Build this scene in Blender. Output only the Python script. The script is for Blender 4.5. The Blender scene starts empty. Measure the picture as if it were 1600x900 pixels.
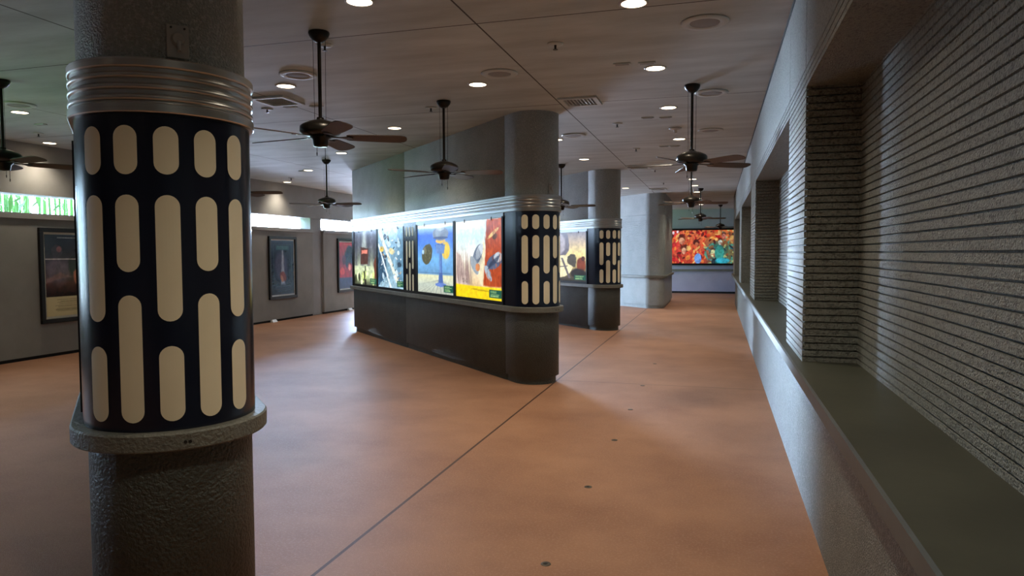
import bpy, math, random
import numpy as np
from mathutils import Matrix, Vector
random.seed(7); RS = np.random.RandomState(11)
S = bpy.context.scene; COL = S.collection
PI = math.pi
# ------------------------------------------------------------------ camera
EYE = 1.55
FPX, YAW, PIT, ROL = 1105.55, 0.281881, 0.0489035, -0.00401262
_f = Vector((-math.sin(YAW)*math.cos(PIT), math.cos(YAW)*math.cos(PIT), -math.sin(PIT)))
_r = Vector((math.cos(YAW), math.sin(YAW), 0)); _u = _r.cross(_f)
_r2 = math.cos(ROL)*_r + math.sin(ROL)*_u; _u2 = -math.sin(ROL)*_r + math.cos(ROL)*_u
cd = bpy.data.cameras.new('camera'); cd.sensor_width = 36; cd.lens = FPX/1600*36; cd.clip_start = .02
cam = bpy.data.objects.new('camera', cd); COL.objects.link(cam); S.camera = cam
m = Matrix.Identity(4)
for i in range(3):
    m[i][0] = _r2[i]; m[i][1] = _u2[i]; m[i][2] = -_f[i]
m[2][3] = EYE
cam.matrix_world = m
# ------------------------------------------------------------------ exposure
S.view_settings.view_transform = 'Standard'; S.view_settings.look = 'None'
S.view_settings.gamma = 1; S.view_settings.use_curve_mapping = False
S.view_settings.exposure = 0.0
S.cycles.use_denoising = True
S.cycles.max_bounces = 8; S.cycles.diffuse_bounces = 5; S.cycles.glossy_bounces = 3
S.cycles.sample_clamp_indirect = 6
SKY, LAMP, SPOT = 27.0, 9.0, 76.0
# ------------------------------------------------------------------ sky: bright overcast above, green garden below the horizon
w = bpy.data.worlds.new('sky'); S.world = w; w.use_nodes = True; nt = w.node_tree; N = nt.nodes
bg = N['Background']; tc = N.new('ShaderNodeTexCoord'); sp = N.new('ShaderNodeSeparateXYZ')
cr = N.new('ShaderNodeValToRGB'); mr = N.new('ShaderNodeMapRange')
nt.links.new(tc.outputs['Generated'], sp.inputs[0]); nt.links.new(sp.outputs['Z'], mr.inputs['Value'])
mr.inputs['From Min'].default_value = -1; mr.inputs['From Max'].default_value = 1
nt.links.new(mr.outputs[0], cr.inputs[0]); nt.links.new(cr.outputs[0], bg.inputs[0])
el = cr.color_ramp.elements
el[0].position = 0; el[0].color = (.05, .09, .03, 1)
el[1].position = 1; el[1].color = (.45, .64, 1, 1)
for pos, c in ((.40, (.14, .40, .14)), (.488, (.24, .66, .24)), (.505, (.52, .72, 1)), (.7, (.48, .67, 1))):
    e = el.new(pos); e.color = (*c, 1)
bg.inputs[1].default_value = SKY
# towards the far end the garden gives way to a pale paved yard
mr2 = N.new('ShaderNodeMapRange'); nt.links.new(sp.outputs['Y'], mr2.inputs['Value']); mr2.inputs['From Min'].default_value = -.45; mr2.inputs['From Max'].default_value = -.15
mr3 = N.new('ShaderNodeMapRange'); nt.links.new(sp.outputs['Z'], mr3.inputs['Value']); mr3.inputs['From Min'].default_value = .01; mr3.inputs['From Max'].default_value = -.03
mm = N.new('ShaderNodeMath'); mm.operation = 'MULTIPLY'; nt.links.new(mr2.outputs[0], mm.inputs[0]); nt.links.new(mr3.outputs[0], mm.inputs[1])
mx = N.new('ShaderNodeMixRGB'); nt.links.new(mm.outputs[0], mx.inputs[0]); nt.links.new(cr.outputs[0], mx.inputs[1]); mx.inputs[2].default_value = (.38, .46, .64, 1)
nt.links.new(mx.outputs[0], bg.inputs[0])
# unseen bright sky band added towards the far end to light the right wall
mr4 = N.new('ShaderNodeMapRange'); nt.links.new(sp.outputs['Y'], mr4.inputs['Value']); mr4.inputs['From Min'].default_value = .70; mr4.inputs['From Max'].default_value = .86
mr4.interpolation_type = 'SMOOTHSTEP'; mr4.inputs['To Min'].default_value = 0; mr4.inputs['To Max'].default_value = SKY*15
mr5 = N.new('ShaderNodeMapRange'); nt.links.new(sp.outputs['Y'], mr5.inputs['Value']); mr5.inputs['From Min'].default_value = .91; mr5.inputs['From Max'].default_value = .865
mq = N.new('ShaderNodeMath'); mq.operation = 'MULTIPLY'; nt.links.new(mr4.outputs[0], mq.inputs[0]); nt.links.new(mr5.outputs[0], mq.inputs[1])
ma = N.new('ShaderNodeMath'); ma.operation = 'ADD'; nt.links.new(mq.outputs[0], ma.inputs[0]); ma.inputs[1].default_value = SKY
mr6 = N.new('ShaderNodeMapRange'); nt.links.new(sp.outputs['Z'], mr6.inputs['Value']); mr6.inputs['From Min'].default_value = -.06; mr6.inputs['From Max'].default_value = 0; mr6.inputs['To Min'].default_value = .3
mz = N.new('ShaderNodeMath'); mz.operation = 'MULTIPLY'; nt.links.new(mq.outputs[0], mz.inputs[0]); nt.links.new(mr6.outputs[0], mz.inputs[1]); nt.links.new(mz.outputs[0], ma.inputs[0]); nt.links.new(ma.outputs[0], bg.inputs[1])

def portal(name, X, y0, y1, z0, z1):
    l = bpy.data.lights.new(name, 'AREA'); l.shape = 'RECTANGLE'; l.size = z1-z0; l.size_y = y1-y0
    l.cycles.is_portal = True
    o = bpy.data.objects.new(name, l); COL.objects.link(o)
    o.location = (X, (y0+y1)/2, (z0+z1)/2); o.rotation_euler = (0, -PI/2, 0)
XL = -9.75          # left wall face
CLER = [(-.3, 4.7), (5.2, 10.2), (10.7, 15.7), (16.2, 18.4)]
Z0C, Z1C = 2.17, 2.45
for k, (a, b) in enumerate(CLER[1:]): portal('window_daylight', XL-.36, a, b, Z0C, Z1C)
portal('added_opening_daylight', XL-.36, 1.6, 4.7, .9, 2.45)  # unseen opening added out of frame to let daylight in
portal('added_opening_daylight', XL-.36, 18.9, 26.4, .0, 3.1)  # unseen tall opening added behind the islands for daylight
# ------------------------------------------------------------------ helpers
def lin(c):
    return tuple(x/12.92 if x <= .04045 else ((x+.055)/1.055)**2.4 for x in c)
def tag(o, label, cat, group=None, kind=None):
    if label: o['label'] = label
    if cat: o['category'] = cat
    if group: o['group'] = group
    if kind: o['kind'] = kind
    return o
def empty(name, loc, label, cat, group=None, rz=0):
    o = bpy.data.objects.new(name, None); COL.objects.link(o); o.location = loc; o.rotation_euler = (0, 0, rz)
    o.empty_display_size = .1
    return tag(o, label, cat, group)
class MB:
    def __init__(s): s.v = []; s.f = []; s.sm = []
    def add(s, vs, fs, smooth=False):
        b = len(s.v); s.v += [tuple(p) for p in vs]; s.f += [tuple(b+i for i in q) for q in fs]; s.sm += [smooth]*len(fs); return s
    def box(s, x0, x1, y0, y1, z0, z1):
        v = [(x, y, z) for z in (z0, z1) for y in (y0, y1) for x in (x0, x1)]
        return s.add(v, [(0,2,3,1),(4,5,7,6),(0,1,5,4),(2,6,7,3),(0,4,6,2),(1,3,7,5)])
    def obox(s, o, ax, ay, az, a, b, c):       # oriented box: origin corner, three axes, three lengths
        o, ax, ay, az = map(Vector, (o, ax, ay, az)); P = []
        for k in (0, 1):
            for j in (0, 1):
                for i in (0, 1): P.append(o+ax*a*i+ay*b*j+az*c*k)
        return s.add(P, [(0,2,3,1),(4,5,7,6),(0,1,5,4),(2,6,7,3),(0,4,6,2),(1,3,7,5)])
    def lathe(s, prof, n=32, c=(0,0), smooth=True, axis=None):
        vs = []; fs = []; m = len(prof)
        for i in range(n):
            a = 2*PI*i/n
            for r, z in prof: vs.append((c[0]+r*math.cos(a), c[1]+r*math.sin(a), z))
        for i in range(n):
            for j in range(m-1):
                a, b = i*m+j, ((i+1) % n)*m+j
                fs.append((a, b, b+1, a+1))
        return s.add(vs, fs, smooth)
    def disc(s, r, z, n=32, c=(0,0), up=False):
        vs = [(c[0]+r*math.cos(2*PI*i/n), c[1]+r*math.sin(2*PI*i/n), z) for i in range(n)]
        f = tuple(range(n)); return s.add(vs, [f if up else f[::-1]])
    def tube(s, a, b, r0, r1=None, n=12, smooth=True):
        a, b = Vector(a), Vector(b); r1 = r0 if r1 is None else r1; d = (b-a).normalized()
        u = d.orthogonal().normalized(); w_ = d.cross(u); vs = []
        for p, r in ((a, r0), (b, r1)):
            for i in range(n):
                t = 2*PI*i/n; vs.append(p+u*r*math.cos(t)+w_*r*math.sin(t))
        fs = [(i, (i+1) % n, n+(i+1) % n, n+i) for i in range(n)]
        s.add(vs, fs, smooth); s.add(vs[:n], [tuple(range(n))[::-1]]); s.add(vs[n:], [tuple(range(n))]); return s
    def sweep(s, path, prof, closed=False, smooth=False, caps=False):
        # outward is to the right of the direction of travel
        n = len(path); P = [Vector(p).to_2d() for p in path]; nr = []
        def rn(a, b): d = (b-a).normalized(); return Vector((d.y, -d.x))
        for i in range(n):
            if closed or 0 < i < n-1:
                a = rn(P[i-1], P[i]); b = rn(P[i], P[(i+1) % n]); h = (a+b).normalized(); nr.append(h/max(.25, h.dot(b)))
            elif i == 0: nr.append(rn(P[0], P[1]))
            else: nr.append(rn(P[-2], P[-1]))
        m = len(prof); vs = []
        for i in range(n):
            for o, z in prof: q = P[i]+nr[i]*o; vs.append((q.x, q.y, z))
        fs = []
        for i in range(n if closed else n-1):
            for j in range(m-1):
                a, b = i*m+j, ((i+1) % n)*m+j
                fs.append((a, b, b+1, a+1))
        s.add(vs, fs, smooth)
        if caps and not closed:
            s.add(vs[:m], [tuple(range(m))]); s.add(vs[-m:], [tuple(range(m))[::-1]])
        return s
    def crisp(s, path, prof, closed=False):       # smooth around, sharp between the steps of the profile
        for a, b in zip(prof, prof[1:]): s.sweep(path, [a, b], closed, True)
        return s
    def build(s, name, mat, parent=None, loc=None, bevel=0, auto=None):
        me = bpy.data.meshes.new(name)
        base = parent.location if (parent is not None and loc is None) else Vector(loc or (0, 0, 0))
        g = parent
        while g is not None and g.parent is not None and loc is None:
            g = g.parent; base = base+g.location
        me.from_pydata([tuple(Vector(v)-base) for v in s.v], [], s.f)
        me.polygons.foreach_set('use_smooth', s.sm); me.validate(); me.update()
        o = bpy.data.objects.new(name, me); COL.objects.link(o)
        if mat: me.materials.append(mat)
        if parent is not None: o.parent = parent
        elif loc: o.location = loc
        if bevel:
            b = o.modifiers.new('bevel', 'BEVEL'); b.width = bevel; b.segments = 2; b.limit_method = 'ANGLE'; b.angle_limit = .7
        return o
    def local(s, name, mat, parent, bevel=0):       # coordinates already local to the parent
        return s.build(name, mat, parent, loc=(0, 0, 0), bevel=bevel)
def struct(name, mb, mat):
    o = mb.build(name, mat); o['kind'] = 'structure'; return o
# ------------------------------------------------------------------ materials
def base_mat(name):
    mt = bpy.data.materials.new(name); mt.use_nodes = True; n = mt.node_tree.nodes; return mt, n, mt.node_tree.links, n['Principled BSDF']
def plain(name, c, rough=.5, metal=0, spec=.5, coat=0):
    mt, n, l, b = base_mat(name); b.inputs['Base Color'].default_value = (*c, 1)
    b.inputs['Roughness'].default_value = rough; b.inputs['Metallic'].default_value = metal
    b.inputs['Specular IOR Level'].default_value = spec; b.inputs['Coat Weight'].default_value = coat
    return mt
def noisy(name, c1, c2, scale=4, rough=.6, bump=0, bscale=150, bdist=.004, stretch=(1,1,1), spec=.5, detail=6, lo=.3, hi=.7, fleck=None):
    mt, n, l, b = base_mat(name)
    t = n.new('ShaderNodeTexCoord'); mp = n.new('ShaderNodeMapping'); mp.inputs['Scale'].default_value = stretch
    l.new(t.outputs['Object'], mp.inputs[0])
    ns = n.new('ShaderNodeTexNoise'); ns.inputs['Scale'].default_value = scale; ns.inputs['Detail'].default_value = detail; ns.inputs['Roughness'].default_value = .62
    l.new(mp.outputs[0], ns.inputs['Vector'])
    r = n.new('ShaderNodeValToRGB'); r.color_ramp.elements[0].position = lo; r.color_ramp.elements[1].position = hi
    r.color_ramp.elements[0].color = (*c1, 1); r.color_ramp.elements[1].color = (*c2, 1)
    l.new(ns.outputs[0], r.inputs[0]); out = r.outputs[0]
    if fleck:
        fs_, fc, famt = fleck
        n2 = n.new('ShaderNodeTexNoise'); n2.inputs['Scale'].default_value = fs_; n2.inputs['Detail'].default_value = 3
        l.new(t.outputs['Object'], n2.inputs['Vector'])
        r2 = n.new('ShaderNodeValToRGB'); r2.color_ramp.elements[0].position = .5; r2.color_ramp.elements[1].position = .68
        l.new(n2.outputs[0], r2.inputs[0])
        mu = n.new('ShaderNodeMath'); mu.operation = 'MULTIPLY'; mu.inputs[1].default_value = famt; l.new(r2.outputs[0], mu.inputs[0])
        mx = n.new('ShaderNodeMixRGB'); mx.inputs[2].default_value = (*fc, 1); l.new(mu.outputs[0], mx.inputs[0]); l.new(out, mx.inputs[1]); out = mx.outputs[0]
    l.new(out, b.inputs['Base Color'])
    b.inputs['Roughness'].default_value = rough; b.inputs['Specular IOR Level'].default_value = spec
    if bump:
        n3 = n.new('ShaderNodeTexNoise'); n3.inputs['Scale'].default_value = bscale; n3.inputs['Detail'].default_value = 3
        l.new(t.outputs['Object'], n3.inputs['Vector'])
        bp = n.new('ShaderNodeBump'); bp.inputs['Strength'].default_value = bump; bp.inputs['Distance'].default_value = bdist
        l.new(n3.outputs[0], bp.inputs['Height']); l.new(bp.outputs[0], b.inputs['Normal'])
    return mt
def joints(mt, xs, ys, width, col, origin=(0, 0), xlim=None):
    """dark straight control joints cut across a slab: mixed into the base colour where |x-x0| < width/2"""
    n = mt.node_tree.nodes; l = mt.node_tree.links; b = n['Principled BSDF']
    t = n.new('ShaderNodeTexCoord'); s = n.new('ShaderNodeSeparateXYZ'); l.new(t.outputs['Object'], s.inputs[0])
    acc = None
    def M(op, a, b_):
        q = n.new('ShaderNodeMath'); q.operation = op
        for i, v in enumerate((a, b_)):
            if isinstance(v, (int, float)): q.inputs[i].default_value = v
            else: l.new(v, q.inputs[i])
        return q.outputs[0]
    for axis, vals in (('X', xs), ('Y', ys)):
        for v in vals:
            ww = width
            if isinstance(v, tuple): v, ww = v
            d = M('ABSOLUTE', M('SUBTRACT', s.outputs[axis], v), 0); k = M('LESS_THAN', d, ww/2)
            if axis == 'Y' and xlim is not None: k = M('MULTIPLY', k, M('GREATER_THAN', s.outputs['X'], xlim))
            acc = k if acc is None else M('MAXIMUM', acc, k)
    src = b.inputs['Base Color'].links[0].from_socket
    mx = n.new('ShaderNodeMixRGB'); l.new(acc, mx.inputs[0]); l.new(src, mx.inputs[1]); mx.inputs[2].default_value = (*col, 1)
    l.new(mx.outputs[0], b.inputs['Base Color'])
    return mt
def emit(name, c, st):
    mt, n, l, b = base_mat(name); b.inputs['Base Color'].default_value = (.8, .8, .8, 1)
    b.inputs['Emission Color'].default_value = (*c, 1); b.inputs['Emission Strength'].default_value = st; return mt
def artmat(name, st, rough=.25):
    mt, n, l, b = base_mat(name); a = n.new('ShaderNodeAttribute'); a.attribute_name = 'art'
    if st: b.inputs['Base Color'].default_value = (.02, .02, .02, 1); l.new(a.outputs['Color'], b.inputs['Emission Color']); b.inputs['Emission Strength'].default_value = st
    else: l.new(a.outputs['Color'], b.inputs['Base Color'])
    b.inputs['Roughness'].default_value = rough; return mt
STUCCO = noisy('painted grey stucco', (.27, .30, .285), (.37, .405, .39), 3, .38, 1, 120, .02, spec=.8, fleck=(85, (.52, .54, .53), .8))  # light flecks put the sparkle of rough stucco into its colour
STUCCO_R = noisy('coarse painted grey stucco', (.255, .268, .24), (.34, .353, .315), 30, .40, 1, 130, .015, spec=.7, fleck=(75, (.06, .06, .055), .75))
LOW = noisy('dark grey stucco below the sill', (.060, .070, .060), (.082, .094, .083), 5, .45, 1, 75, .02, spec=.5)
SILL = noisy('grey concrete sill', (.13, .13, .105), (.18, .178, .15), 5, .5, .8, 80, .012, spec=.5)
SILLR = noisy('smooth painted ledge', (.044, .045, .031), (.072, .074, .053), 2.2, .45, .15, 30, .002, spec=.5)
FLOOR = noisy('terracotta stained concrete', (.265, .117, .060), (.378, .186, .100), 1.1, .5, .6, 190, .004, spec=.4, detail=10, lo=.32, hi=.62, fleck=(70, (.50, .28, .18), .35))
joints(FLOOR, [(-1.86, .020)], [(8.39, .012), (14.3, .012)], .012, (.07, .03, .018), xlim=-1.86)
CEIL = noisy('grey skim plaster ceiling', (.43, .465, .445), (.60, .645, .625), 1.6, .6, .2, 30, .003, stretch=(.55, 2.2, 1), spec=.3, detail=9, lo=.35, hi=.68)
joints(CEIL, [-1.68, -4.55, -7.42], [-3.8, -.9, 2.0, 4.9, 7.78, 10.66, 13.54, 16.4, 19.3, 22.2, 25.1], .014, (.06, .055, .05))
PANEL = noisy('taupe fabric wall panel', (.22, .21, .195), (.26, .25, .23), 2, .8, .2, 400, .001, spec=.2)
FRIEZE = noisy('grey painted plaster', (.22, .21, .20), (.27, .26, .25), 2, .6, .3, 120, .002, spec=.4)
FARM = noisy('blue grey painted plaster', (.36, .35, .44), (.41, .40, .49), 2, .6, .2, 120, .002, spec=.3)
DARKGAP = plain('dark shadow gap', (.008, .008, .008), .9)  # near-black colour stands in for shade in gaps
STEEL = noisy('brushed stainless steel', (.46, .465, .45), (.57, .575, .56), 3, .31, .2, 4, .001, stretch=(.4, .4, 60)); STEEL.node_tree.nodes['Principled BSDF'].inputs['Metallic'].default_value = 1
NAVY = plain('satin midnight blue laminate', (.006, .008, .020), .22, spec=.5)
CREAM = noisy('cream acrylic', (.80, .71, .50), (.84, .75, .54), 6, .42, spec=.4)
BLACK = plain('black satin metal', (.012, .011, .010), .35)
FRAME = plain('black poster frame', (.008, .008, .008), .42, spec=.35)
TRIMG = plain('grey aluminium rail', (.45, .47, .47), .35, .8)
FANM = plain('oil rubbed bronze', (.022, .018, .014), .33, .6)
BLADE = noisy('dark walnut fan blade', (.040, .024, .017), (.062, .038, .026), 6, .45, stretch=(1, 8, 1))
WHITEP = plain('off white painted metal', (.55, .54, .52), .45)
CEILP = plain('ceiling coloured grille', (.56, .60, .58), .5)
CEILD = plain('perforated grey grille', (.30, .30, .295), .7)
LENS = emit('warm lamp lens', (1, .80, .55), LAMP)
WHITE = plain('white plastic', (.8, .8, .8), .5)
LEAF = noisy('bamboo leaf green', (.03, .11, .012), (.09, .22, .035), 3, .6)
PLUG = plain('dull brass floor plug', (.10, .08, .06), .5, .4)
# ------------------------------------------------------------------ room shell
H = 3.2
YB, YF, XR2 = -6.0, 28.0, 3.6
struct('floor', MB().box(XL-.36, XR2, YB, YF, -.2, 0), FLOOR)
struct('ceiling', MB().box(XL-.36, XR2, YB, YF+.2, H, H+.2), CEIL)
# left wall: frieze over a ribbon of clerestory openings, bays divided by piers
XW2 = XL-.36
struct('wall_left', MB().box(XW2, XL, YB, 18.9, Z1C, H).box(XW2, XL, 26.4, YF, Z1C, H).box(XW2, XL, 18.9, 26.4, 3.1, H), FRIEZE)
PIERS = [(-6, 1.6), (4.7, 5.2), (10.2, 10.7), (15.7, 16.2), (18.4, 18.9), (26.4, 28)]
mb = MB()
for a, b in PIERS: mb.box(XW2, XL-.06, a, b, 0, Z1C)
struct('wall_left_piers', mb, FRIEZE)
def bay(a, b, n):
    struct('wall_left_panel', MB().box(XW2, XL, a, b, .05, 2.09).box(XW2, XL-.08, a, b, 0, .05), PANEL)
    struct('trim_%d' % n, MB().box(XW2, XL+.03, a-.02, b, 2.09, Z0C), FRIEZE)
    struct('shade_strip_left', MB().box(XL-.075, XL-.03, a, b, 0.0, .05), DARKGAP)  # black strip stands in for the shade under the panels
for k, (a, b) in enumerate(CLER[1:]): bay(a, b, k+1)
struct('wall_left_parapet', MB().box(XW2, XL, 1.6, 4.7, 0, .9), PANEL)
struct('wall_back', MB().box(XW2, 1.5, YB-.2, YB, 0, H), FRIEZE)
# far wall
struct('wall_far', MB().box(XW2, XR2+.2, YF, YF+.2, 0, H).box(XW2, XR2, YF-.03, YF, 0, .85), FARM)
struct('trim_8', MB().box(XW2, XR2, YF-.12, YF, .85, .92), SILL)
struct('shade_strip_far', MB().box(XW2, XR2, YF-.04, YF-.03, 0, .07), DARKGAP)  # black strip coloured as a shadow gap along the wall foot
struct('wall_right_far', MB().box(XR2, XR2+.2, 22, YF, 0, H), FARM)
# right wall: grooved masonry with deep ledged recesses
XP, XB_, XBASE, XS = .47, .755, .53, .415
YE = 22.1
PIL = [(-1.15, -.12), (4.30, 5.25), (9.70, 10.90), (15.10, 16.20), (20.60, YE)]
struct('wall_right_base', MB().sweep([(XR2, YE), (XBASE, YE), (XBASE, YB)][::-1][::-1], [(0, 0), (0, .855)]), noisy('grey stucco wall base', (.10, .132, .112), (.15, .19, .165), 4, .38, 1, 130, .02, spec=.9, fleck=(80, (.33, .36, .35), .8)))  # pale flecks in the colour stand for glints on the rough wall
struct('trim_9', MB().sweep([(XR2, YE), (XS, YE+.11), (XS, YB)][0:0] + [(XR2, YE+.1), (XS, YE+.1), (XS, YB)], [(-.8, .93), (-.008, .93), (0, .922), (0, .865), (-.01, .855), (-.8, .855)]), SILLR)
def grooved(z0, z1, pitch=.0395, gw=.0068, gd=.013, edge=.002):
    pr = [(0, z0)]; z = z0+pitch*.6
    while z+gw < z1:
        pr += [(0, z-edge/2), (-gd, z+.001), (-gd, z+gw-.001), (0, z+gw+edge/2)]; z += pitch
    pr.append((0, z1)); return pr
path = [(XR2, YE), (XP, YE)]
for a, b in PIL[::-1]:
    if (a, b) != PIL[-1]: path += [(XB_, b), (XP, b)]
    path += [(XP, a), (XB_, a)]
path += [(XB_, YB)]
struct('wall_right', MB().sweep(path, grooved(.93, 2.472)), STUCCO_R)
def jnotch(pts, ys, wd=.008, dp=.008):      # fine vertical joints on the plane X = XP, travelling towards -Y
    out = [pts[0], pts[1]]
    for y in ys: out += [(XP, y+wd), (XP+dp, y+wd*.6), (XP+dp, y-wd*.6), (XP, y-wd)]
    return out+[pts[-1]]
up = jnotch([(XR2, YE), (XP, YE), (XP, YB)], [20.6, 16.2, 15.1, 10.9, 9.7, 5.25, 4.33, -.12])
prof = [(-.5, 2.472)] + grooved(2.472, 2.60)+[(0, H-.035), (-.03, H-.03), (-.03, H)]
struct('wall_right_upper', MB().sweep(up, prof), STUCCO_R)
struct('trim_10', MB().sweep([(XR2, YE), (XP, YE), (XP, YB)], [(-.03, H-.036), (.003, H-.034), (.003, H)]), DARKGAP)  # black strip painted in for the shaded gap under the ceiling
# ------------------------------------------------------------------ display islands
D = Vector((-math.sqrt(.5), math.sqrt(.5))); Nn = Vector((-math.sqrt(.5), -math.sqrt(.5))); R = .293
PILA = [(1.832, 2.0), (1.313, 1.76), (.955, 1.225)]; PILB = [(1.83, 2.0), (1.49, 1.76), (.955, 1.408)]
def pill_mesh(mb, fpt, hw, z0, z1, n=7):
    """fpt(u) -> (x, y) on the surface for a sideways offset u; a stadium-shaped inlay that follows the curve"""
    zs = [z0+hw*(1-math.cos(PI/2*i/6)) for i in range(7)]; zs += [z1-(z-z0) for z in zs[::-1]]
    rows = []
    for z in zs:
        dz = max(0, z0+hw-z, z-(z1-hw)); ww = math.sqrt(max(0, hw*hw-dz*dz))
        rows.append([(*fpt(ww*(2*j/n-1)), z) for j in range(n+1)])
    vs = [p for r in rows for p in r]; m = n+1
    fs = [(i*m+j, i*m+j+1, (i+1)*m+j+1, (i+1)*m+j) for i in range(len(rows)-1) for j in range(n)]
    mb.add(vs, fs)
BANDP = [(0, 2.232), (.028, 2.232), (.031, 2.228), (.031, 2.204), (.028, 2.200), (.022, 2.198)]
for _k in range(3):
    _z = 2.198-.038*_k; BANDP += [(.0215, _z-.012), (.024, _z-.016), (.0285, _z-.020), (.0305, _z-.025), (.0305, _z-.030), (.028, _z-.034), (.022, _z-.038)]
BANDP += [(.022, 2.080), (.029, 2.078), (.032, 2.074), (.032, 2.048), (.028, 2.044), (0, 2.044)]
def notch(a, b, t, wd=.006, dp=.006):     # points of a straight run a->b with a small groove at fraction distance t
    a, b = Vector(a), Vector(b); d = (b-a).normalized(); rn = Vector((d.y, -d.x)); c = a+d*t
    return [c-d*wd, c-d*wd*.6-rn*dp, c+d*wd*.6-rn*dp, c+d*wd]
def island(C, L, label, plate=None):
    C = Vector(C); root = empty('display_island', (C.x, C.y, 0), label, 'partition wall', 'display islands set diagonally across the hall')
    T = C+Nn*R; T2 = C-Nn*R; E1 = T+D*L; E2 = T2+D*L; J = .205
    arc = [C+R*Vector((math.cos(math.radians(225+a)), math.sin(math.radians(225+a)))) for a in range(0, 181, 6)]
    full = [E1]+notch(E1, T, L-3.65)+notch(E1, T, L-J)+arc+notch(T2, E2, J)+[E2]
    plainp = [E1]+arc+[E2]
    MB().sweep(full, [(-.035, 0), (-.035, .085), (0, .09), (0, .856)], True, True).build('base_wall', LOW, root)
    MB().sweep(plainp, [(-.02, .92), (.052, .92), (.058, .914), (.058, .860), (.052, .854), (-.02, .854)], True).build('sill', SILL, root)
    MB().sweep(full, [(0, 2.22), (0, H)], True, True).build('upper_wall', STUCCO, root)
    MB().sweep(plainp, [(0, .915), (0, 2.06)], True).build('core', BLACK, root)
    MB().crisp(plainp, BANDP, True).build('ribbed_band', STEEL, root)
    cl = MB().sweep([T+D*J]+arc+[T2+D*J], [(.014, .921), (.014, 2.046)], smooth=True).build('cladding', NAVY, root)
    MB().add([(*(T+D*J+Nn*o), z) for o, z in ((0, .921), (.014, .921), (.014, 2.044), (0, 2.044))], [(0, 1, 2, 3)]).build('cladding_edge', NAVY, root)
    hw = .0405
    for k in range(-2, 3):
        th = math.radians(312+24.6*k); rr = R+.0165
        f = lambda u, th=th: tuple(C+rr*Vector((math.cos(th+u/rr), math.sin(th+u/rr))))
        for z0, z1 in (PILA if k % 2 == 0 else PILB):
            q = MB(); pill_mesh(q, f, hw, z0, z1); q.build('cream_inlay', CREAM, cl)
    # display case on the long face: black surround, grey top rail, inlaid divider
    o0 = T+D*J
    def P(t, off, z): q = o0+D*t+Nn*off; return (q.x, q.y, z)
    def slab(mb, t0, t1, z0, z1, a, b):
        return mb.obox(P(t0, a, z0), (*D, 0), (*Nn, 0), (0, 0, 1), t1-t0, b-a, z1-z0)
    fr = MB(); slab(fr, .0, 6.40, .921, .962, 0, .030)
    for a, b in ((.0, .035), (1.398, 1.472), (2.838, 2.90), (3.43, 3.468), (4.795, 4.868), (6.265, 6.40)): slab(fr, a, b, .962, 2.0, 0, .030)
    fr.build('case_frame', FRAME, root)
    slab(MB(), .0, 6.40, 1.985, 2.044, 0, .024).build('top_rail', TRIMG, root)
    dv = slab(MB(), 2.90, 3.43, .962, 1.985+.0, 0, .026).build('divider_panel', NAVY, root)
    dq = slab(MB(), 2.90, 3.43, 1.985, 2.044, .024, .026).build('divider_top', NAVY, root)
    for k, t in enumerate((3.03, 3.165, 3.30)):
        for z0, z1 in (PILB if k == 1 else PILA):
            q = MB(); pill_mesh(q, lambda u, t=t: P(t+u, .028, 0)[:2], .036, z0-.005, z1-.02 if z1 > 1.9 else z1); q.build('cream_inlay', CREAM, dv)
    # far side of the island: plain black surround
    fb = MB(); fb.obox((*(T2+D*J-Nn*0), .921), (*D, 0), (*(-Nn), 0), (0, 0, 1), 6.40, .026, 1.122); fb.build('rear_surround', FRAME, root)
    return root, P
def box_plate(C, ang, z0, z1, label, n=0):
    C = Vector(C); a = math.radians(ang); r = Vector((math.cos(a), math.sin(a), 0)); t = Vector((-r.y, r.x, 0)); c = Vector((C.x, C.y, (z0+z1)/2))+r*(R+.001)
    root = empty('junction_box', tuple(c), label, 'junction box', 'painted junction boxes on the round pillar ends')
    hw = .037; h = (z1-z0)/2
    MB().obox(c-t*hw-Vector((0, 0, h)), t, r, (0, 0, 1), 2*hw, .010, 2*h).build('cover_plate', STUCCOP, root, bevel=.003)
    b = c+r*.010; q = MB()
    q.tube(b+Vector((0, 0, .008)), b+r*.018+Vector((0, 0, .006)), .024, .019, 20); q.tube(b+r*.012-Vector((0, 0, .004)), b+r*.022-Vector((0, 0, .038)), .008, .006, 10)
    q.build('round_socket', STUCCOP, root)
    for s in (-1, 1): MB().tube(b+t*s*.022+Vector((0, 0, h*.8)), b+t*s*.022+r*.003+Vector((0, 0, h*.8)), .004, n=8).build('screw', BLACK, root)
STUCCOP = plain('grey painted metal plate', (.34, .34, .32), .45)
CS = [(-2.07, 2.30), (-2.115, 8.28), (-2.16, 14.28)]
I0, P0 = island(CS[0], 6.6, 'nearest diagonal display island whose round pillar end fills the left foreground')
I1, P1 = island(CS[1], 6.62, 'middle diagonal display island with glowing pictures above a dark base and a round pillar end')
I2, P2 = island(CS[2], 6.6, 'third diagonal display island, partly hidden behind the round end of the middle one')
for (C, lab) in zip(CS, ('grey junction box on the nearest round pillar, above the metal band', 'small grey junction box on the round end of the middle display island', 'tiny grey junction box on the round end of the third display island')):
    box_plate(C, 321 if C == CS[0] else 326, 2.243, 2.359, lab)
for C, root in zip(CS, (I0, I1, I2)):
    C = Vector(C)
    for a in ((318, 320.5) if C.y < 5 else (330, 338)):
        a = math.radians(a); r = Vector((math.cos(a), math.sin(a), 0)); c = Vector((C.x, C.y, .885))+r*(R+.056)
        MB().tube(c, c+r*.004, .006, n=10).build('bolt', BLACK, root)
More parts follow.
